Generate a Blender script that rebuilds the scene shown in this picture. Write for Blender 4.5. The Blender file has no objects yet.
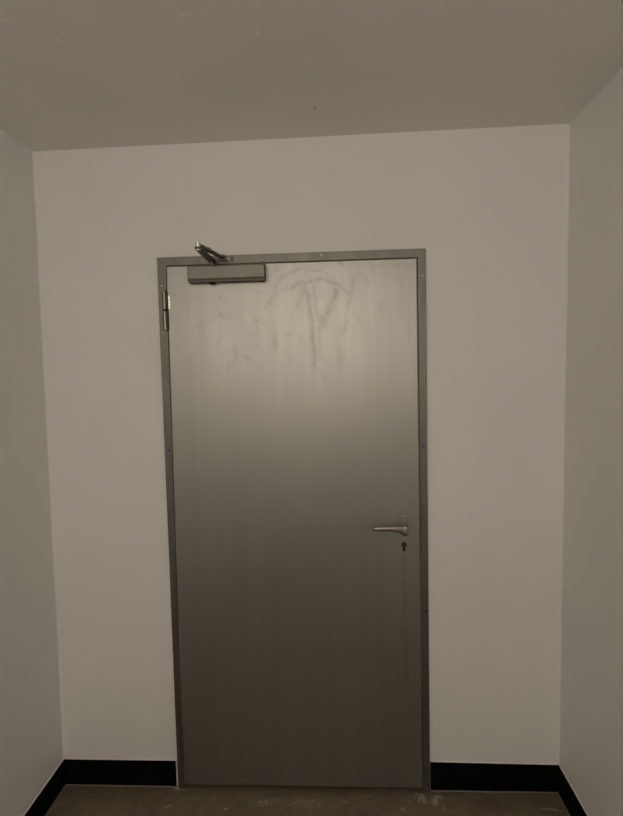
import bpy, bmesh, math
import numpy as np
from mathutils import Vector, Matrix
S = bpy.context.scene
COL = S.collection
CEIL = 2.4892
XL, XR = -0.9602, 0.9865
XLT, XRT = -0.9511, 1.0051       # the side walls lean very slightly
ZL, ZR = 2.4762, 2.4892          # and the ceiling is a centimetre out of level
REAR = -3.5

# ------------------------------------------------------------------ helpers
def mesh_obj(name, bm, mat, parent=None, smooth=None, kind=None, bevel=None):
    bmesh.ops.recalc_face_normals(bm, faces=bm.faces)
    me = bpy.data.meshes.new(name); bm.to_mesh(me); bm.free()
    o = bpy.data.objects.new(name, me); COL.objects.link(o)
    if mat: me.materials.append(mat)
    if parent: o.parent = parent; o.matrix_parent_inverse = parent.matrix_world.inverted() if False else Matrix.Translation(-parent_loc(parent))
    if smooth:
        me.shade_smooth()
        me.set_sharp_from_angle(angle=math.radians(smooth))
    if bevel:
        m = o.modifiers.new('bevel', 'BEVEL'); m.width = bevel; m.segments = 3; m.limit_method = 'ANGLE'; m.angle_limit = math.radians(40)
    if kind: o['kind'] = kind
    return o

def parent_loc(p):
    v = Vector((0, 0, 0))
    while p is not None:
        v += Vector(p.location); p = None if p.parent is None else None
    return v

def empty(name, loc):
    o = bpy.data.objects.new(name, None); COL.objects.link(o); o.location = loc
    o.empty_display_size = .05
    return o

def tag(o, label=None, cat=None, group=None, kind=None):
    if label: o['label'] = label
    if cat: o['category'] = cat
    if group: o['group'] = group
    if kind: o['kind'] = kind
    return o

def hexa(bm, v):
    """v: 8 corners, bottom ring 0-3, top ring 4-7"""
    vs = [bm.verts.new(q) for q in v]
    for f in ((0,1,2,3), (4,5,6,7), (0,1,5,4), (1,2,6,5), (2,3,7,6), (3,0,4,7)):
        bm.faces.new([vs[i] for i in f])

def box(bm, x0, x1, y0, y1, z0, z1):
    hexa(bm, [(x0,y0,z0),(x1,y0,z0),(x1,y1,z0),(x0,y1,z0),(x0,y0,z1),(x1,y0,z1),(x1,y1,z1),(x0,y1,z1)])

def cyl(bm, a, b, r0, r1=None, n=24, cap=True):
    r1 = r0 if r1 is None else r1
    a, b = Vector(a), Vector(b); d = (b - a).normalized()
    u = d.orthogonal().normalized(); w = d.cross(u)
    A = [bm.verts.new(a + r0*(math.cos(t)*u + math.sin(t)*w)) for t in [2*math.pi*i/n for i in range(n)]]
    B = [bm.verts.new(b + r1*(math.cos(t)*u + math.sin(t)*w)) for t in [2*math.pi*i/n for i in range(n)]]
    for i in range(n): bm.faces.new((A[i], A[(i+1)%n], B[(i+1)%n], B[i]))
    if cap: bm.faces.new(A[::-1]); bm.faces.new(B)

def loft(bm, rings, cap=True):
    R = [[bm.verts.new(p) for p in ring] for ring in rings]
    n = len(R[0])
    for a, b in zip(R, R[1:]):
        for i in range(n): bm.faces.new((a[i], a[(i+1)%n], b[(i+1)%n], b[i]))
    if cap: bm.faces.new(R[0][::-1]); bm.faces.new(R[-1])

def lathe(bm, c, axis, prof, n=28):
    """prof: (distance along axis, radius)"""
    axis = Vector(axis).normalized(); u = axis.orthogonal().normalized(); w = axis.cross(u); c = Vector(c)
    loft(bm, [[c + axis*h + r*(math.cos(2*math.pi*i/n)*u + math.sin(2*math.pi*i/n)*w) for i in range(n)] for h, r in prof])

def bar(bm, a, b, width, thick, round_ends=True, n=8):
    """flat bar lying in a horizontal plane from a to b with rounded ends"""
    a, b = Vector(a), Vector(b); d = (b - a); L = d.length; d.normalize()
    s = Vector((0,0,1)).cross(d).normalized(); up = d.cross(s)
    w0, w1 = width if isinstance(width, tuple) else (width, width)
    pts = []
    for k in range(n+1):
        t = math.pi/2 + math.pi*k/n
        pts.append(a + d*math.cos(t)*w0/2 + s*math.sin(t)*w0/2)
    for k in range(n+1):
        t = -math.pi/2 + math.pi*k/n
        pts.append(b + d*math.cos(t)*w1/2 + s*math.sin(t)*w1/2)
    loft(bm, [[p - up*thick/2 for p in pts], [p + up*thick/2 for p in pts]])

# ------------------------------------------------------------------ materials
def new_mat(name, col, rough=.5, metal=0.):
    m = bpy.data.materials.new(name); m.use_nodes = True
    b = m.node_tree.nodes['Principled BSDF']
    b.inputs['Base Color'].default_value = (*col, 1); b.inputs['Roughness'].default_value = rough
    b.inputs['Metallic'].default_value = metal
    return m, m.node_tree, b

def N(nt, typ, **kw):
    n = nt.nodes.new(typ)
    for k, v in kw.items():
        if k in n.inputs: n.inputs[k].default_value = v
        else: setattr(n, k, v)
    return n

def math_n(nt, op, a, b=None, clamp=False):
    n = nt.nodes.new('ShaderNodeMath'); n.operation = op; n.use_clamp = clamp
    for i, v in enumerate((a, b)):
        if v is None: continue
        if isinstance(v, (int, float)): n.inputs[i].default_value = v
        else: nt.links.new(v, n.inputs[i])
    return n.outputs[0]

def mix(nt, fac, a, b):
    n = nt.nodes.new('ShaderNodeMix'); n.data_type = 'RGBA'
    for sock, v in ((n.inputs[0], fac), (n.inputs[6], a), (n.inputs[7], b)):
        if isinstance(v, (tuple, list)): sock.default_value = (*v, 1) if len(v) == 3 else v
        elif isinstance(v, (int, float)): sock.default_value = v
        else: nt.links.new(v, sock)
    return n.outputs[2]

def noise(nt, scale, detail=4, rough=.55, stretch=(1,1,1), dist=0):
    tc = N(nt, 'ShaderNodeTexCoord'); mp = N(nt, 'ShaderNodeMapping'); mp.inputs['Scale'].default_value = stretch
    nt.links.new(tc.outputs['Object'], mp.inputs[0])
    n = N(nt, 'ShaderNodeTexNoise', Scale=scale, Detail=detail, Roughness=rough, Distortion=dist)
    nt.links.new(mp.outputs[0], n.inputs['Vector'])
    return n.outputs['Fac']

def remap(nt, v, a, b, c=0., d=1.):
    n = nt.nodes.new('ShaderNodeMapRange'); nt.links.new(v, n.inputs[0])
    for i, q in enumerate((a, b, c, d)): n.inputs[i+1].default_value = q
    return n.outputs[0]

def bump(nt, bsdf, h, strength, dist=.002):
    n = N(nt, 'ShaderNodeBump', Strength=strength, Distance=dist)
    nt.links.new(h, n.inputs['Height']); nt.links.new(n.outputs[0], bsdf.inputs['Normal'])

def spots(nt, marks, rag=.45, rs=160):
    """soft elliptical marks in object space: (cx, cy, half_x, half_y, angle, strength)"""
    tc = N(nt, 'ShaderNodeTexCoord'); sp = N(nt, 'ShaderNodeSeparateXYZ'); nt.links.new(tc.outputs['Object'], sp.inputs[0])
    nz = remap(nt, noise(nt, rs, 4), .3, .7, -rag, rag)
    tot = None
    for cx, cy, hx, hy, an, st in marks:
        dx = math_n(nt, 'SUBTRACT', sp.outputs[0], cx); dy = math_n(nt, 'SUBTRACT', sp.outputs[1], cy)
        ca, sa = math.cos(an), math.sin(an)
        u = math_n(nt, 'ADD', math_n(nt, 'MULTIPLY', dx, ca/hx), math_n(nt, 'MULTIPLY', dy, sa/hx))
        v = math_n(nt, 'ADD', math_n(nt, 'MULTIPLY', dx, -sa/hy), math_n(nt, 'MULTIPLY', dy, ca/hy))
        r = math_n(nt, 'SQRT', math_n(nt, 'ADD', math_n(nt, 'MULTIPLY', u, u), math_n(nt, 'MULTIPLY', v, v)))
        r = math_n(nt, 'ADD', r, nz)
        k = remap(nt, r, .7, 1.3, st, 0)
        tot = k if tot is None else math_n(nt, 'MAXIMUM', tot, k)
    return tot

def paint(name, col, rough=.75, marks=None, markcol=(1.,.97,.90), dark=None):
    m, nt, b = new_mat(name, col, rough)
    f = remap(nt, noise(nt, 2.2, 3), .3, .7)
    c = mix(nt, f, tuple(k*.975 for k in col), tuple(min(k*1.02, .95) for k in col))
    if marks: c = mix(nt, spots(nt, marks), c, markcol)
    if dark: c = mix(nt, spots(nt, dark), c, (.05, .04, .03))
    nt.links.new(c, b.inputs['Base Color'])
    bump(nt, b, noise(nt, 170, 5, .6), .25, .0012)
    return m

WALL = (.875, .865, .85)
M_wall = paint('white_wall_paint', WALL, .5)
M_ceil = paint('ceiling_paint', (.90, .885, .85), .8,
    marks=[(-.602,-.807,.020,.007,.2,.9), (-.174,-.785,.017,.007,-.3,1.), (-.513,-.711,.012,.006,.8,.8),
           (-.014,-.698,.005,.020,.1,.7), (-.014,-.375,.0045,.018,.15,.7), (-.001,-.812,.006,.014,0,.6)],
    dark=[(.111,-.2435,.0045,.0045,0,.8), (.105,-.231,.003,.003,0,.5)])

def m_floor():
    m, nt, b = new_mat('stained_concrete', (.1,.08,.06), .42)
    big = remap(nt, noise(nt, 5.0, 5, .6, dist=.6), .35, .65)
    small = remap(nt, noise(nt, 28, 6, .65, (1,1.3,1)), .4, .72)
    c = mix(nt, big, (.140,.106,.068), (.178,.139,.092))
    c = mix(nt, math_n(nt, 'MULTIPLY', small, .6), c, (.25,.205,.145))
    red = remap(nt, noise(nt, 9, 4, .6, (1,1,1), .8), .52, .68, 0, .6)
    c = mix(nt, red, c, (.12,.078,.05))
    chips = spots(nt, [(-.502,-.012,.012,.006,.2,.9), (-.485,-.022,.02,.006,0,.35), (-.5075,-.112,.012,.006,.3,.45), (-.283,-.122,.008,.005,0,.7),
        (.2535,-.044,.006,.005,0,.3), (.456,-.045,.016,.024,.3,.5), (.512,-.05,.012,.030,-.45,.6), (.53,-.10,.008,.02,.2,.3),
        (.929,-.095,.03,.006,-.15,.45), (-.14,-.088,.028,.014,.1,.28), (.013,-.083,.05,.02,0,.2), (.16,-.07,.02,.01,0,.15), (.38,-.11,.008,.018,.4,.3)], 1.0, 70)
    c = mix(nt, chips, c, (.55,.50,.43))
    dk = spots(nt, [(.2535,-.052,.006,.005,0,.8), (.40,-.08,.004,.012,.5,.4), (-.1,-.04,.05,.012,.1,.3)])
    c = mix(nt, dk, c, (.03,.02,.012))
    nt.links.new(c, b.inputs['Base Color'])
    nt.links.new(remap(nt, small, 0, 1, .42, .6), b.inputs['Roughness'])
    bump(nt, b, noise(nt, 60, 6, .65), .35, .002)
    return m
M_floor = m_floor()

M_base, nt, b = new_mat('black_vinyl', (.003,.003,.003), .8)
b.inputs['Specular IOR Level'].default_value = .08
nt.links.new(mix(nt, remap(nt, noise(nt, 220, 3), .70, .78, 0, .05), (.002,.002,.0021), (.3,.28,.25)), b.inputs['Base Color'])
M_caulk = paint('white_sealant', (.80,.79,.76), .55)
M_dustline = paint('dusty_floor_seam', (.20,.175,.14), .7)

def m_door():
    m, nt, b = new_mat('galvanised_door_steel', (.62,.61,.575), .40, 1.)
    b.inputs['Anisotropic'].default_value = .25
    tg = N(nt, 'ShaderNodeCombineXYZ', X=1.0); nt.links.new(tg.outputs[0], b.inputs['Tangent'])
    at = N(nt, 'ShaderNodeAttribute', attribute_name='stain')
    cloud = remap(nt, noise(nt, 3.2, 5, .6), .3, .7)
    streak = remap(nt, noise(nt, 26, 4, .6, (1,1,.05)), .35, .65)
    c = mix(nt, cloud, tuple(k*.97 for k in DCOL), tuple(k*1.03 for k in DCOL))
    c = mix(nt, math_n(nt, 'MULTIPLY', streak, .5), c, tuple(k*.93 for k in DCOL))
    pos = math_n(nt, 'MAXIMUM', at.outputs['Fac'], 0.); neg = math_n(nt, 'MAXIMUM', math_n(nt, 'MULTIPLY', at.outputs['Fac'], -1.), 0.)
    c = mix(nt, math_n(nt, 'MULTIPLY', pos, STAIN), c, tuple(k*.5 for k in (DCOL[0],DCOL[1]*.88,DCOL[2]*.72)))
    c = mix(nt, math_n(nt, 'MULTIPLY', neg, .5, True), c, (.6,.58,.54))
    nt.links.new(c, b.inputs['Base Color'])
    r = math_n(nt, 'ADD', remap(nt, cloud, 0, 1, ROUGH-.02, ROUGH+.02), math_n(nt, 'MULTIPLY', streak, .02))
    r = math_n(nt, 'ADD', r, math_n(nt, 'MULTIPLY', pos, .05))
    nt.links.new(r, b.inputs['Roughness'])
    bump(nt, b, noise(nt, 90, 4, .6), .05, .0006)
    return m
STAIN, ROUGH, DCOL = .34, .42, (.375,.370,.343)
M_door = m_door()

def metal(name, col, rough, var=.06, metallic=1.):
    m, nt, b = new_mat(name, col, rough, metallic)
    f = remap(nt, noise(nt, 24, 4, .6, (1,1,.25)), .35, .65)
    nt.links.new(mix(nt, f, tuple(k*(1-var) for k in col), tuple(k*(1+var) for k in col)), b.inputs['Base Color'])
    return m
M_frame = metal('dull_zinc_frame_steel', (.19,.183,.163), .46, .08, 1.)
M_hinge = metal('hinge_steel', (.25,.235,.21), .36)
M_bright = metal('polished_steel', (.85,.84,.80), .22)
M_closer = metal('silver_grey_lacquer', (.25,.24,.215), .48, .03, .55)
M_closer_dk = metal('closer_lower_edge', (.12,.115,.10), .5, .03, .4)
M_arm = metal('arm_steel', (.15,.14,.12), .38, .05, .9)
M_handle = metal('satin_aluminium', (.36,.34,.305), .38, .03)
M_brass = metal('aged_brass', (.12,.09,.028), .4)
M_black, _, _ = new_mat('black_gap', (.006,.005,.004), .8)
M_screwd = metal('dark_screw', (.10,.09,.08), .5)
M_screwl = metal('zinc_screw', (.55,.53,.48), .4)
M_seal_shade, _, _ = new_mat('dark_seal_and_hinge_shade', (.095,.086,.072), .7)
LAMPCOL, LAMP, EXPO = (1., .893, .757), 4.6, 0.
LAMPS = [(-.10, 2.08, 1.62, .70, .09, 'unseen wide lamp added on the rear wall, sized for the door highlight')]
# ------------------------------------------------------------------ room shell
def struct(name, bm, mat, label, cat, **kw):
    o = mesh_obj(name, bm, mat, **kw); return tag(o, label, cat, kind='structure')

T = .12
bm = bmesh.new()                                        # floor
hexa(bm, [(-1.1,REAR-T,-.1),(1.15,REAR-T,-.1),(1.15,T,-.1),(-1.1,T,-.1),(-1.1,REAR-T,0),(1.15,REAR-T,0),(1.15,T,0),(-1.1,T,0)])
struct('floor', bm, M_floor, 'brown mottled concrete floor with pale paint chips', 'floor')
bm = bmesh.new()                                        # ceiling
k = (ZR-ZL)/(XRT-XLT); zc = lambda x: ZL + k*(x-XLT)
hexa(bm, [(-1.1,REAR-T,zc(-1.1)),(1.15,REAR-T,zc(1.15)),(1.15,T,zc(1.15)),(-1.1,T,zc(-1.1)),
          (-1.1,REAR-T,2.62),(1.15,REAR-T,2.62),(1.15,T,2.62),(-1.1,T,2.62)])
struct('ceiling', bm, M_ceil, 'plain beige ceiling with a few small scuffs', 'ceiling')
xl = lambda z: XL + (XLT-XL)*z/ZL
xr = lambda z: XR + (XRT-XR)*z/ZR
bm = bmesh.new()                                        # left wall
hexa(bm, [(xl(0)-T,REAR,0),(xl(0),REAR,0),(xl(0),0,0),(xl(0)-T,0,0),(xl(ZL)-T,REAR,ZL),(xl(ZL),REAR,ZL),(xl(ZL),0,ZL),(xl(ZL)-T,0,ZL)])
struct('wall_left', bm, M_wall, 'plain white wall on the left side', 'wall')
bm = bmesh.new()
hexa(bm, [(xr(0),REAR,0),(xr(0)+T,REAR,0),(xr(0)+T,0,0),(xr(0),0,0),(xr(ZR),REAR,ZR),(xr(ZR)+T,REAR,ZR),(xr(ZR)+T,0,ZR),(xr(ZR),0,ZR)])
struct('wall_right', bm, M_wall, 'plain white wall on the right side', 'wall')
# wall with the door: one mesh with an opening
OX, OZ = .474, 2.048                                     # opening half-width and height
bm = bmesh.new()
for x0, x1, z0, z1 in ((-1.08, -OX, 0, OZ), (OX, 1.125, 0, OZ), (-1.08, 1.125, OZ, None)):
    t0, t1 = (z1, z1) if z1 else (zc(x0), zc(x1))
    hexa(bm, [(x0,0,z0),(x1,0,z0),(x1,T,z0),(x0,T,z0),(x0,0,t0),(x1,0,t1),(x1,T,t1),(x0,T,t0)])
struct('wall_back', bm, M_wall, 'white end wall around the metal door', 'wall')
bm = bmesh.new(); box(bm, -1.08, 1.125, REAR-T, REAR, 0, 2.475)
struct('wall_rear', bm, M_wall, 'white wall at the far end of the corridor behind the camera', 'wall')

# soft sealant fillets in the two vertical corners
for nm, s, X in (('trim_1', 1, xl), ('trim_2', -1, xr)):
    bm = bmesh.new(); w = .005
    z0, z1 = .108, 2.4755
    A = [bm.verts.new(p) for p in ((X(z0),0,z0),(X(z0)+s*w,0,z0),(X(z0)+s*w*.4,-w*.4,z0),(X(z0),-w,z0))]
    B = [bm.verts.new(p) for p in ((X(z1),0,z1),(X(z1)+s*w,0,z1),(X(z1)+s*w*.4,-w*.4,z1),(X(z1),-w,z1))]
    for i in range(4): bm.faces.new((A[i],A[(i+1)%4],B[(i+1)%4],B[i]))
    bm.faces.new(A[::-1]); bm.faces.new(B)
    struct(nm, bm, M_wall, 'white painted corner fillet between end wall and %s wall' % ('left' if s == 1 else 'right'), 'corner trim')

# ------------------------------------------------------------------ baseboards
BH, BT = .1077, .004
def baseboard(name, corners, label):
    """corners: footprint (4 points, wall edge first two)"""
    bm = bmesh.new()
    hexa(bm, [(x,y,0) for x,y in corners] + [(x,y,BH) for x,y in corners])
    o = struct(name, bm, M_base, label, 'baseboard', bevel=.0008)
    return o
def side_board(name, s, X, label, BH=BH):
    bm = bmesh.new(); a = X(0); c = X(BH)
    hexa(bm, [(a,REAR,0),(a+s*BT,REAR,0),(a+s*BT,0,0),(a,0,0),(c,REAR,BH),(c+s*BT,REAR,BH),(c+s*BT,0,BH),(c,0,BH)])
    o = struct(name, bm, M_base, label, 'baseboard', bevel=.0008)
    bm = bmesh.new()
    hexa(bm, [(c,REAR,BH),(c+s*BT*.8,REAR,BH),(c+s*BT*.8,-BT,BH),(c,-BT,BH),(c,REAR,BH+.004),(c+s*.001,REAR,BH+.004),(c+s*.001,-BT,BH+.004),(c,-BT,BH+.004)])
    tag(mesh_obj('sealant_bead', bm, M_caulk, o), 'thin white sealant line')
    bm = bmesh.new(); e = a+s*BT
    hexa(bm, [(e,REAR,0),(e+s*.003,REAR,0),(e+s*.003,-BT,0),(e,-BT,0),(e,REAR,.003),(e+s*.001,REAR,.003),(e+s*.001,-BT,.003),(e,-BT,.003)])
    tag(mesh_obj('floor_seam', bm, M_dustline, o), 'pale dusty seam')
side_board('baseboard_left', 1, xl, 'black vinyl baseboard along the left wall')
side_board('baseboard_right', -1, xr, 'black vinyl baseboard along the right wall', .1115)
def back_board(name, x0, x1, label, h0=BH, h1=BH):
    bm = bmesh.new()
    hexa(bm, [(x0,-BT,0),(x1,-BT,0),(x1,0,0),(x0,0,0),(x0,-BT,h0),(x1,-BT,h1),(x1,0,h1),(x0,0,h0)])
    o = struct(name, bm, M_base, label, 'baseboard', bevel=.0008)
    bm = bmesh.new(); y = -BT*.8
    hexa(bm, [(x0,y,h0),(x1,y,h1),(x1,0,h1),(x0,0,h0),(x0,-.001,h0+.004),(x1,-.001,h1+.004),(x1,0,h1+.004),(x0,0,h0+.004)])
    tag(mesh_obj('sealant_bead', bm, M_caulk, o), 'thin white sealant line')
    bm = bmesh.new()
    hexa(bm, [(x0,-BT-.003,0),(x1,-BT-.003,0),(x1,-BT,0),(x0,-BT,0),(x0,-BT-.001,.003),(x1,-BT-.001,.003),(x1,-BT,.003),(x0,-BT,.003)])
    tag(mesh_obj('floor_seam', bm, M_dustline, o), 'pale dusty seam')
back_board('baseboard_back_left', xl(0)+BT, -.503, 'short black vinyl baseboard between left corner and door frame')
back_board('baseboard_back_right', .4975, xr(0)-BT, 'short black vinyl baseboard between door frame and right corner', .1165, .1115)

# ------------------------------------------------------------------ door
door = empty('door_1', (0, 0, 0))
tag(door, 'grey galvanised steel door in a narrow steel frame, stained near the top', 'door', kind='structure')
FO, FT = .4946, 2.07            # outer half-width and top of the frame
FY = -.012                      # frame face
LX0, LX1, LZ0, LZ1 = -.4600, .4625, .018, 2.0365
BX0, BX1 = -.4700, .4665        # the leaf is a little wider at the foot
# frame: angle section, one continuous profile swept round three sides
bm = bmesh.new()
g = .0022
def U(o, i, y0, y1, top_o, top_i, z0=0, ob=None, ib=None):
    """upside-down U: outer half-widths o, inner i"""
    (ol, orr), (il, ir) = o, i
    obl, obr = ob or o; ibl, ibr = ib or i
    P = [(obl,z0),(ol,top_o),(orr,top_o),(obr,z0),(ibr,z0),(ir,top_i),(il,top_i),(ibl,z0)]
    a = [bm.verts.new((x,y0,z)) for x,z in P]; b = [bm.verts.new((x,y1,z)) for x,z in P]
    quads = ((0,1,6,7),(1,2,5,6),(2,3,4,5))
    for q in quads:
        bm.faces.new([a[k] for k in q]); bm.faces.new([b[k] for k in q[::-1]])
    for k in range(8): bm.faces.new((a[k],a[(k+1)%8],b[(k+1)%8],b[k]))
U((-FO,FO), (LX0-g,LX1+g), FY, 0, FT, LZ1+g, ib=(BX0-g,BX1+g))                          # face flange against the wall
fr = mesh_obj('door_frame', bm, M_frame, door, bevel=.0015)
tag(fr, 'dull grey steel frame')
bm = bmesh.new()
U((-OX+.001,OX-.001), (LX0-g,LX1+g), 0.0, .10, OZ-.001, LZ1+g, ib=(BX0-g,BX1+g))        # jamb in the opening
U((LX0-g,LX1+g), (LX0+.018,LX1-.018), .034, .10, LZ1+g, LZ1-.018, ob=(BX0-g,BX1+g))     # stop behind the leaf
mesh_obj('jamb', bm, M_frame, fr)
bm = bmesh.new()
U((LX0-g+.0002,LX1+g-.0002), (LX0+.0005,LX1-.0005), -.006, .033, LZ1+g-.0002, LZ1+.0004, ob=(BX0-g+.0002,BX1+g-.0002), ib=(BX0-.0005,BX1+.0005))
tag(mesh_obj('rubber_seal', bm, M_seal_shade, fr), 'dark gap seal')
bm = bmesh.new(); box(bm, LX0+.0185, LX1-.0185, .036, .0995, 0, .011)
tag(mesh_obj('threshold', bm, M_black, fr), 'dark threshold strip')
def screw(x, z, mat, r=.0042, lab=None):
    bm = bmesh.new(); lathe(bm, (x, FY+.0005, z), (0,-1,0), [(0,r),(.0012,r),(.0024,r*.7),(.0026,r*.35),(.0012,r*.3)], 16)
    o = mesh_obj('screw', bm, mat, fr, smooth=35)
    if lab: tag(o, lab)
for x, z, d in ((.4785,1.3477,1),(.4855,.7205,1),(-.4785,1.3487,1),(-.481,.7283,1),(.484,.0867,1),
                (.482,1.9734,0),(-.4805,1.9655,0),(.1151,2.0590,0),(-.215,2.0555,1)):
    if (x, z) == (-.215,2.0555): continue
    screw(x, z, M_screwd if d else M_screwl, .0048 if d else .004, 'dark screw head' if d else 'bright screw head')

# leaf: fine grid on the front so the drip marks can be stored on it
STROKES = [
  (0.006, 0.8, [(-0.001, 1.938), (0.03, 1.956), (0.076, 1.966), (0.122, 1.97), (0.16, 1.959), (0.19, 1.94), (0.216, 1.916)]),
  (0.007, 0.8, [(0.053, 1.948), (0.064, 1.917), (0.07, 1.879), (0.077, 1.833), (0.078, 1.78), (0.08, 1.726), (0.083, 1.657)]),
  (0.005, 0.6, [(0.091, 1.965), (0.087, 1.924), (0.091, 1.878), (0.1, 1.832), (0.103, 1.771), (0.1, 1.725)]),
  (0.011, 0.85, [(0.163, 1.921), (0.155, 1.891), (0.139, 1.854), (0.119, 1.832), (0.111, 1.798)]),
  (0.012, 0.5, [(0.15, 1.857), (0.131, 1.839), (0.111, 1.817)]),
  (0.006, 0.5, [(0.24, 1.979), (0.228, 1.95), (0.22, 1.912), (0.208, 1.867), (0.203, 1.822), (0.193, 1.776)]),
  (0.006, 0.5, [(0.056, 1.947), (0.037, 1.918), (0.028, 1.872)]),
  (0.004, 0.5, [(0.0, 2.006), (0.046, 2.012), (0.092, 2.003), (0.138, 1.99)]),
  (0.008, 0.35, [(0.111, 1.798), (0.106, 1.74), (0.088, 1.649), (0.122, 1.602), (0.137, 1.57)]),
  (0.008, 0.35, [(0.271, 1.978), (0.286, 1.955), (0.274, 1.944)]),
  (0.005, 0.4, [(0.305, 2.011), (0.366, 2.02), (0.411, 2.004), (0.448, 2.01)]),
  (0.005, 0.3, [(0.41, 1.981), (0.406, 1.914), (0.409, 1.824)]),
  (0.006, 0.3, [(0.437, 2.003), (0.432, 1.913), (0.432, 1.747)]),
  (0.005, 0.4, [(0.294, 2.022), (0.301, 1.992)]),
  (0.005, 1.6, [(0.178, 2.04), (0.183, 2.032), (0.186, 2.023)]),
  (0.008, 0.35, [(0.246, 1.828), (0.253, 1.813)]),
  (0.008, 0.2, [(0.182, 1.7), (0.187, 1.67)]),
  (0.005, 0.6, [(-0.091, 1.876), (-0.063, 1.917), (-0.042, 1.969), (-0.014, 1.993), (0.019, 2.003)]),
  (0.005, 0.4, [(-0.063, 1.913), (-0.024, 1.938), (0.017, 1.941)]),
  (0.006, 0.4, [(-0.058, 1.783), (-0.057, 1.745), (-0.062, 1.722)]),
  (0.004, 0.6, [(-0.265, 1.859), (-0.248, 1.842), (-0.224, 1.841)]),
  (0.005, 0.8, [(-0.216, 1.716), (-0.209, 1.693)]),
  (0.005, 0.7, [(-0.186, 1.698), (-0.165, 1.69)]),
  (0.004, 0.4, [(-0.213, 1.693), (-0.234, 1.672), (-0.241, 1.649)]),
  (0.004, 0.6, [(-0.147, 1.82), (-0.119, 1.829)]),
  (0.004, 0.4, [(-0.136, 1.808), (-0.124, 1.792)]),
  (0.003, 0.7, [(-0.126, 1.929), (-0.104, 1.926)]),
  (0.004, 1.0, [(-0.266, 1.915), (-0.262, 1.914)]),
  (0.005, 0.4, [(-0.38, 1.873), (-0.378, 1.869)]),
  (0.005, 0.3, [(-0.347, 1.814), (-0.306, 1.836)]),
  (0.006, 0.3, [(-0.262, 1.765), (-0.279, 1.727)]),
  (0.004, 0.6, [(-0.016, 1.774), (0.007, 1.774)]),
  (0.006, 0.25, [(-0.382, 1.706), (-0.382, 1.66), (-0.377, 1.628)]),
  (0.005, 0.95, [(0.404, 0.935), (0.404, 0.862)]),
  (0.005, 1.1, [(0.405, 0.832), (0.406, 0.703)]),
  (0.005, 0.8, [(0.406, 0.657), (0.408, 0.523), (0.41, 0.444)]),
  (0.006, 0.35, [(-0.023, 1.05), (0.128, 1.047), (0.286, 1.044)]),
  (0.006, 0.2, [(-0.214, 1.048), (-0.13, 1.051)]),
  (0.003, -1, [(0.452, 0.516), (0.464, 0.516)]),
  (0.003, -0.8, [(0.452, 0.5), (0.464, 0.5)]),
  (0.004, 0.4, [(-0.311, 1.908), (-0.293, 1.897)]),
  (0.004, 0.4, [(-0.224, 1.714), (-0.208, 1.722)]),
  (0.005, -0.3, [(-0.045, 0.782), (-0.006, 0.829)]),
]

def leaf():
    nx, nz = 266, 580
    xs = np.linspace(LX0, LX1, nx); zs = np.linspace(LZ0, LZ1, nz)
    X, Z = np.meshgrid(xs, zs)
    yF, yB, bv = -.016, .032, .0018
    ex = np.minimum(X-LX0, LX1-X); ez = np.minimum(Z-LZ0, LZ1-Z); e = np.minimum(ex, ez)
    Y = np.full_like(X, yF); Y[e < 1e-6] = yF+bv
    q = (LZ1-Z)/(LZ1-LZ0); X = X + q*((BX0-LX0)*(LX1-X) + (BX1-LX1)*(X-LX0))/(LX1-LX0)
    V = np.stack([X, Y, Z], -1).reshape(-1, 3)
    idx = np.arange(nx*nz).reshape(nz, nx)
    F = np.stack([idx[:-1,:-1], idx[:-1,1:], idx[1:,1:], idx[1:,:-1]], -1).reshape(-1, 4)
    ring = np.concatenate([idx[0,:-1], idx[:-1,-1], idx[-1,:0:-1], idx[:0:-1,0]])
    n0 = len(V); back = V[ring].copy(); back[:,1] = yB
    V = np.concatenate([V, back]); n = len(ring)
    side = [(int(ring[i]), n0+i, n0+(i+1)%n, int(ring[(i+1)%n])) for i in range(n)]
    faces = [tuple(map(int, f)) for f in F] + side + [tuple(range(n0, n0+n))]
    me = bpy.data.meshes.new('door_leaf'); me.from_pydata(V.tolist(), [], faces); me.update()
    st = np.zeros(len(V)); rng = np.random.default_rng(3)
    px, pz = V[:,0].copy(), V[:,2].copy()
    wob = .0022
    px += wob*np.sin(pz*61+1.3)+wob*.6*np.sin(pz*143+px*37); pz += wob*np.sin(px*83+2.1)
    for w, s, pts in STROKES:
        best = np.zeros(len(V))
        for (ax, az), (bx, bz) in zip(pts, pts[1:]):
            dx, dz = bx-ax, bz-az; L = dx*dx+dz*dz
            t = np.clip(((px-ax)*dx+(pz-az)*dz)/L, 0, 1)
            d = np.hypot(px-ax-t*dx, pz-az-t*dz)
            best = np.maximum(best, np.exp(-(d/(w*1.3))**2))
        br = .68+.32*np.sin(px*190+pz*131+w*900)*np.sin(pz*97+s*7)
        st = np.where(np.abs(st) > np.abs(best*s*br), st, best*s*br)
    for _ in range(46):                                  # small random smears in the upper third
        cx_, cz_ = rng.uniform(-.42, .43), 2.03-abs(rng.normal(0, .17)); an = rng.uniform(1.1, 2.0) if rng.random() < .6 else rng.uniform(0, 3.1)
        a_, b_ = rng.uniform(.012, .05), rng.uniform(.004, .012)
        u_ = (px-cx_)*math.cos(an)+(pz-cz_)*math.sin(an); v_ = -(px-cx_)*math.sin(an)+(pz-cz_)*math.cos(an)
        st = st + rng.uniform(-.22, .30)*np.exp(-(u_/a_)**2-(v_/b_)**2)
    at = me.attributes.new('stain', 'FLOAT', 'POINT'); at.data.foreach_set('value', st.astype(np.float32))
    me.materials.append(M_door)
    o = bpy.data.objects.new('door_leaf', me); COL.objects.link(o); o.parent = door
    return tag(o, 'smooth grey steel leaf with drip stains')
leaf()

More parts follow.
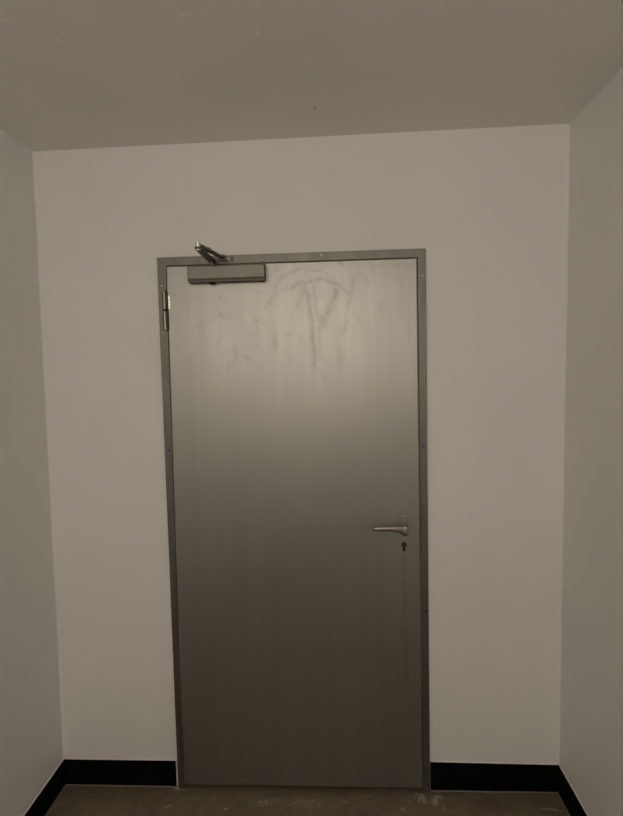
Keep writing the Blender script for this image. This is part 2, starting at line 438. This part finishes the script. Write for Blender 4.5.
def cyl_hinge(x, z0, zm, z1):
    h = bmesh.new()                                     # dark plate behind the knuckles, its colour standing for gap and shadow
    box(h, x-.0105, x+.0125, -.0185, -.0115, z0+.004, z1-.004)
    hp = mesh_obj('hinge', h, M_seal_shade, door, bevel=.001); tag(hp, 'steel barrel hinge')
    for a, c in ((z0, zm-.0016), (zm+.0016, z1)):
        bm = bmesh.new(); r = .0085
        lathe(bm, (x, -.026, a), (0,0,1), [(0,r*.75),(.0018,r),(c-a-.0018,r),(c-a,r*.75)], 24)
        mesh_obj('knuckle', bm, M_hinge, hp, smooth=35)
    bm = bmesh.new(); cyl(bm, (x,-.026,z0+.002), (x,-.026,z1-.002), .0066, n=20)
    tag(mesh_obj('hinge_pin', bm, M_black, hp, smooth=35), 'dark pin showing in the joint')
    return hp
h1 = cyl_hinge(-.4685, 1.799, 1.8745, 1.9465)
h2 = cyl_hinge(-.4815, .1142, .1883, .2579)
bm = bmesh.new(); box(bm, -.4590, -.4510, -.0178, -.0155, 1.878, 1.930)  # polished tab added to give the glint beside the upper hinge
tag(mesh_obj('glint_tab', bm, M_bright, h1, bevel=.0012), 'bright tab standing in for a glint')

# ------------------------------------------------------------------ handle and lock
def superell(c, ax, bx, ra, rb, n=20, p=2.6):
    out = []
    for i in range(n):
        t = 2*math.pi*i/n; cs, sn = math.cos(t), math.sin(t)
        out.append(Vector(c) + Vector(ax)*ra*math.copysign(abs(cs)**(2/p), cs) + Vector(bx)*rb*math.copysign(abs(sn)**(2/p), sn))
    return out
hb = bmesh.new()
box(hb, .389, .4205, -.0235, -.0158, 1.0205, 1.0915)
hd = mesh_obj('door_handle', hb, M_handle, door, bevel=.002); tag(hd, 'satin metal lever handle')
bm = bmesh.new(); box(bm, .3915, .418, -.0275, -.0232, 1.067, 1.0895)
mesh_obj('cover_plate', bm, M_handle, hd, bevel=.0018)
bm = bmesh.new()
hub = [(-.0225,.0168,.0235),(-.034,.0166,.0232),(-.050,.0156,.0215),(-.058,.0142,.0195),(-.0625,.0115,.0160),(-.064,.0065,.0100)]
loft(bm, [superell((.4050,y,1.0440), (1,0,0), (0,0,1), ra, rb, 28, 2.3) for y, ra, rb in hub])
lev = mesh_obj('lever_hub', bm, M_handle, hd, smooth=40)
bm = bmesh.new(); Zv = (0,0,1)
path = [((.408,-.052,1.0445), (0,1,0), .008, .0175), ((.392,-.0535,1.0460), (.1,1,0), .0085, .0140), ((.376,-.056,1.0490), (.1,1,0), .0082, .0115),
        ((.355,-.058,1.0508), (.05,1,0), .0075, .0095), ((.330,-.0595,1.0512), (0,1,0), .0070, .0086), ((.305,-.060,1.0508), (0,1,0), .0066, .0080), ((.292,-.060,1.0506), (0,1,0), .0062, .0076),
        ((.2865,-.0595,1.0505), (0,1,0), .0045, .0055), ((.2845,-.059,1.0505), (0,1,0), .002, .0025)]
loft(bm, [superell(c, a, Zv, ra, rb) for c, a, ra, rb in path])
mesh_obj('lever', bm, M_handle, hd, smooth=50)
bm = bmesh.new(); cyl(bm, (.4045,-.0235,1.0455), (.4045,-.0262,1.0455), .0158, n=28)
mesh_obj('collar', bm, M_closer_dk, hd, smooth=35)

# euro profile cylinder
bm = bmesh.new()
R_, w_ = .0105, .0052
cx, cz = .4043, .9790
prof = []
a0 = math.asin(w_/R_)
for i in range(25):
    t = -math.pi/2 + a0 + (2*math.pi-2*a0)*i/24
    prof.append((cx+R_*math.cos(t), cz+R_*math.sin(t)))
for i in range(9):
    t = math.pi + math.pi*i/8
    prof.append((cx+w_*math.cos(t), cz-.0195+w_*math.sin(t)))
loft(bm, [[(x,-.0155,z) for x,z in prof], [(x,-.0200,z) for x,z in prof], [(cx+(x-cx)*.93,-.0208,cz+(z-cz)*.96) for x,z in prof]])
lk = mesh_obj('lock_cylinder', bm, M_black, door, smooth=35); tag(lk, 'dark lock cylinder under the handle')
bm = bmesh.new(); lathe(bm, (cx,-.0204,cz), (0,-1,0), [(0,.0098),(.0022,.0096),(.0030,.0086),(.0026,.0060),(.0026,.001)], 24)
tag(mesh_obj('plug', bm, M_brass, lk, smooth=35), 'aged brass key plug')
bm = bmesh.new(); box(bm, cx-.0013, cx+.0013, -.0238, -.0225, cz-.0045, cz+.0045)
mesh_obj('keyhole', bm, M_black, lk)

# ------------------------------------------------------------------ overhead closer
CX0, CX1, CZ0, CZ1 = -.3700, -.0885, 1.9715, 2.0290
cl = empty('door_closer', (-.226, -.016, CZ0))
tag(cl, 'grey overhead door closer with folded steel arm at the top left of the door', 'door closer')
bm = bmesh.new(); YF = -.060
sec = [(-.0165,CZ0+.004),(YF+.006,CZ0+.004),(YF+.002,CZ0+.006),(YF,CZ0+.011),(YF,CZ1-.006),(YF+.002,CZ1-.002),(YF+.007,CZ1),(-.0165,CZ1)]
loft(bm, [[(x,y,z) for y,z in sec] for x in (CX0+.002, CX1-.002)])
mesh_obj('closer_body', bm, M_closer, cl, bevel=.001)
for s, x in ((-1,CX0),(1,CX1)):
    bm = bmesh.new()
    loft(bm, [[(x,y+(0 if y>-.02 else .001),z) for y,z in sec], [(x-s*.0021,y-(0 if y>-.02 else .0006),z) for y,z in sec]])
    mesh_obj('end_cap', bm, M_closer_dk, cl)
bm = bmesh.new(); box(bm, CX0+.001, CX1-.001, YF+.003, -.0165, CZ0-.004, CZ0+.0045)
mesh_obj('lower_rail', bm, M_closer_dk, cl, bevel=.001)
SX, SY = -.2830, -.040
bm = bmesh.new(); lathe(bm, (SX,SY-.004,CZ0-.003), (0,0,-1), [(0,.014),(.004,.013),(.007,.010),(.008,.004)], 24)
tag(mesh_obj('valve_cap', bm, M_black, cl, smooth=40), 'dark cap underneath')
bm = bmesh.new()                                         # faint maker's strip, unreadable in the photograph
for i, (x, w) in enumerate(((-.140,.006),(-.132,.005),(-.125,.007),(-.116,.004),(-.110,.006))):
    box(bm, x, x+w, YF-.0004, YF+.0003, 1.990, 1.9925)
tag(mesh_obj('maker_mark', bm, M_closer_dk, cl), 'faint darker lettering strip')
ZA = 2.046
bm = bmesh.new(); lathe(bm, (SX,SY,CZ1-.001), (0,0,1), [(0,.012),(.006,.012),(.007,.009),(.024,.009),(.025,.006)], 24)
mesh_obj('spindle', bm, M_arm, cl, smooth=40)
EL = (-.2815, -.268, ZA+.010)
bm = bmesh.new(); bar(bm, (SX,SY,ZA), (EL[0],EL[1],ZA), (.027,.021), .008)
lathe(bm, (SX,SY,ZA+.0035), (0,0,1), [(0,.010),(.005,.010),(.006,.007)], 20)
mesh_obj('main_arm', bm, M_arm, cl, bevel=.001)
bm = bmesh.new(); cyl(bm, (EL[0],EL[1],ZA-.006), (EL[0],EL[1],ZA+.019), .0085, n=20)
cyl(bm, (EL[0],EL[1],ZA+.019), (EL[0],EL[1],ZA+.0215), .0065, .004, n=20)
tag(mesh_obj('elbow_pin', bm, M_bright, cl, smooth=40), 'bright elbow joint')
SH = (-.243, -.030)
bm = bmesh.new()
e = Vector((EL[0],EL[1],ZA+.012)); s_ = Vector((SH[0],SH[1],ZA+.012))
bar(bm, e, e+(s_-e)*.45, .016, .007)
cyl(bm, e+(s_-e)*.32, s_-(s_-e).normalized()*.006, .0072, n=16)
mid = e+(s_-e)*.36; cyl(bm, mid, mid+(s_-e)*.06, .0100, n=6)
mesh_obj('forearm', bm, M_arm, cl, smooth=35)
bm = bmesh.new()                                         # shoe screwed to the frame head
box(bm, -.268, -.206, -.0165, FY-.0005, 2.0450, 2.0645)
box(bm, -.257, -.229, -.040, -.0160, 2.0480, 2.0530)
mesh_obj('arm_bracket', bm, M_arm, cl, bevel=.0012)
bm = bmesh.new(); cyl(bm, (SH[0],SH[1],2.0475), (SH[0],SH[1],2.0680), .0062, n=18)
mesh_obj('pivot_pin', bm, M_screwd, cl, smooth=40)
for x, m_, lab in ((-.214, M_screwd, 'dark screw'), (-.225, M_screwl, 'bright screw')):
    bm = bmesh.new(); lathe(bm, (x,-.0163,2.0558), (0,-1,0), [(0,.0048),(.0015,.0044),(.0028,.003)], 16)
    tag(mesh_obj('screw', bm, m_, cl, smooth=40), lab)

# ------------------------------------------------------------------ unseen lamp added behind the camera, placed and sized for the door's highlight
M_lampbody, _, _ = new_mat('added_lamp_sheet', (.8,.8,.78), .4)
M_diff = bpy.data.materials.new('added_lamp_diffuser'); M_diff.use_nodes = True
nt = M_diff.node_tree; nt.nodes.clear()
em = N(nt, 'ShaderNodeEmission'); em.inputs['Color'].default_value = (*LAMPCOL, 1); em.inputs['Strength'].default_value = LAMP
out = N(nt, 'ShaderNodeOutputMaterial'); nt.links.new(em.outputs[0], out.inputs[0])
def lamp(x, z, lx, lz, dep, label):
    """unseen panel added on the rear wall for its light, diffuser facing down the corridor"""
    r = empty('added_wall_lamp', (x, REAR, z)); tag(r, label, 'lamp')
    bm = bmesh.new(); box(bm, x-lx/2-.015, x+lx/2+.015, REAR+.0005, REAR+.03, z-lz/2-.015, z+lz/2+.015)
    mesh_obj('added_lamp_housing', bm, M_lampbody, r, bevel=.003)
    bm = bmesh.new(); box(bm, x-lx/2, x+lx/2, REAR+.0295, REAR+dep, z-lz/2, z+lz/2)
    mesh_obj('added_lamp_diffuser', bm, M_diff, r, bevel=.02)
for a in LAMPS: lamp(*a)

# ------------------------------------------------------------------ camera
cam = bpy.data.cameras.new('camera'); co = bpy.data.objects.new('camera', cam); COL.objects.link(co)
yaw, pitch, roll = -.0571, -.0743, -.0231
fwd = Vector((math.sin(yaw)*math.cos(pitch), math.cos(yaw)*math.cos(pitch), math.sin(pitch)))
right = Vector((math.cos(yaw), -math.sin(yaw), 0)); up = right.cross(fwd)
r2 = math.cos(roll)*right + math.sin(roll)*up; u2 = -math.sin(roll)*right + math.cos(roll)*up
co.matrix_world = Matrix(((r2.x,u2.x,-fwd.x,.1685),(r2.y,u2.y,-fwd.y,-2.2687),(r2.z,u2.z,-fwd.z,1.6312),(0,0,0,1)))
cam.sensor_width = 36; cam.sensor_fit = 'AUTO'; cam.lens = 606.4843*36/816
cam.shift_x = 7.3729/816; cam.shift_y = 9.9142/816
cam.clip_start = .02
S.camera = co
w = bpy.data.worlds.new('world'); S.world = w; w.use_nodes = True
w.node_tree.nodes['Background'].inputs['Color'].default_value = (0,0,0,1)
S.view_settings.view_transform = 'Standard'; S.view_settings.look = 'None'; S.view_settings.gamma = 1
S.view_settings.use_curve_mapping = False; S.view_settings.exposure = EXPO
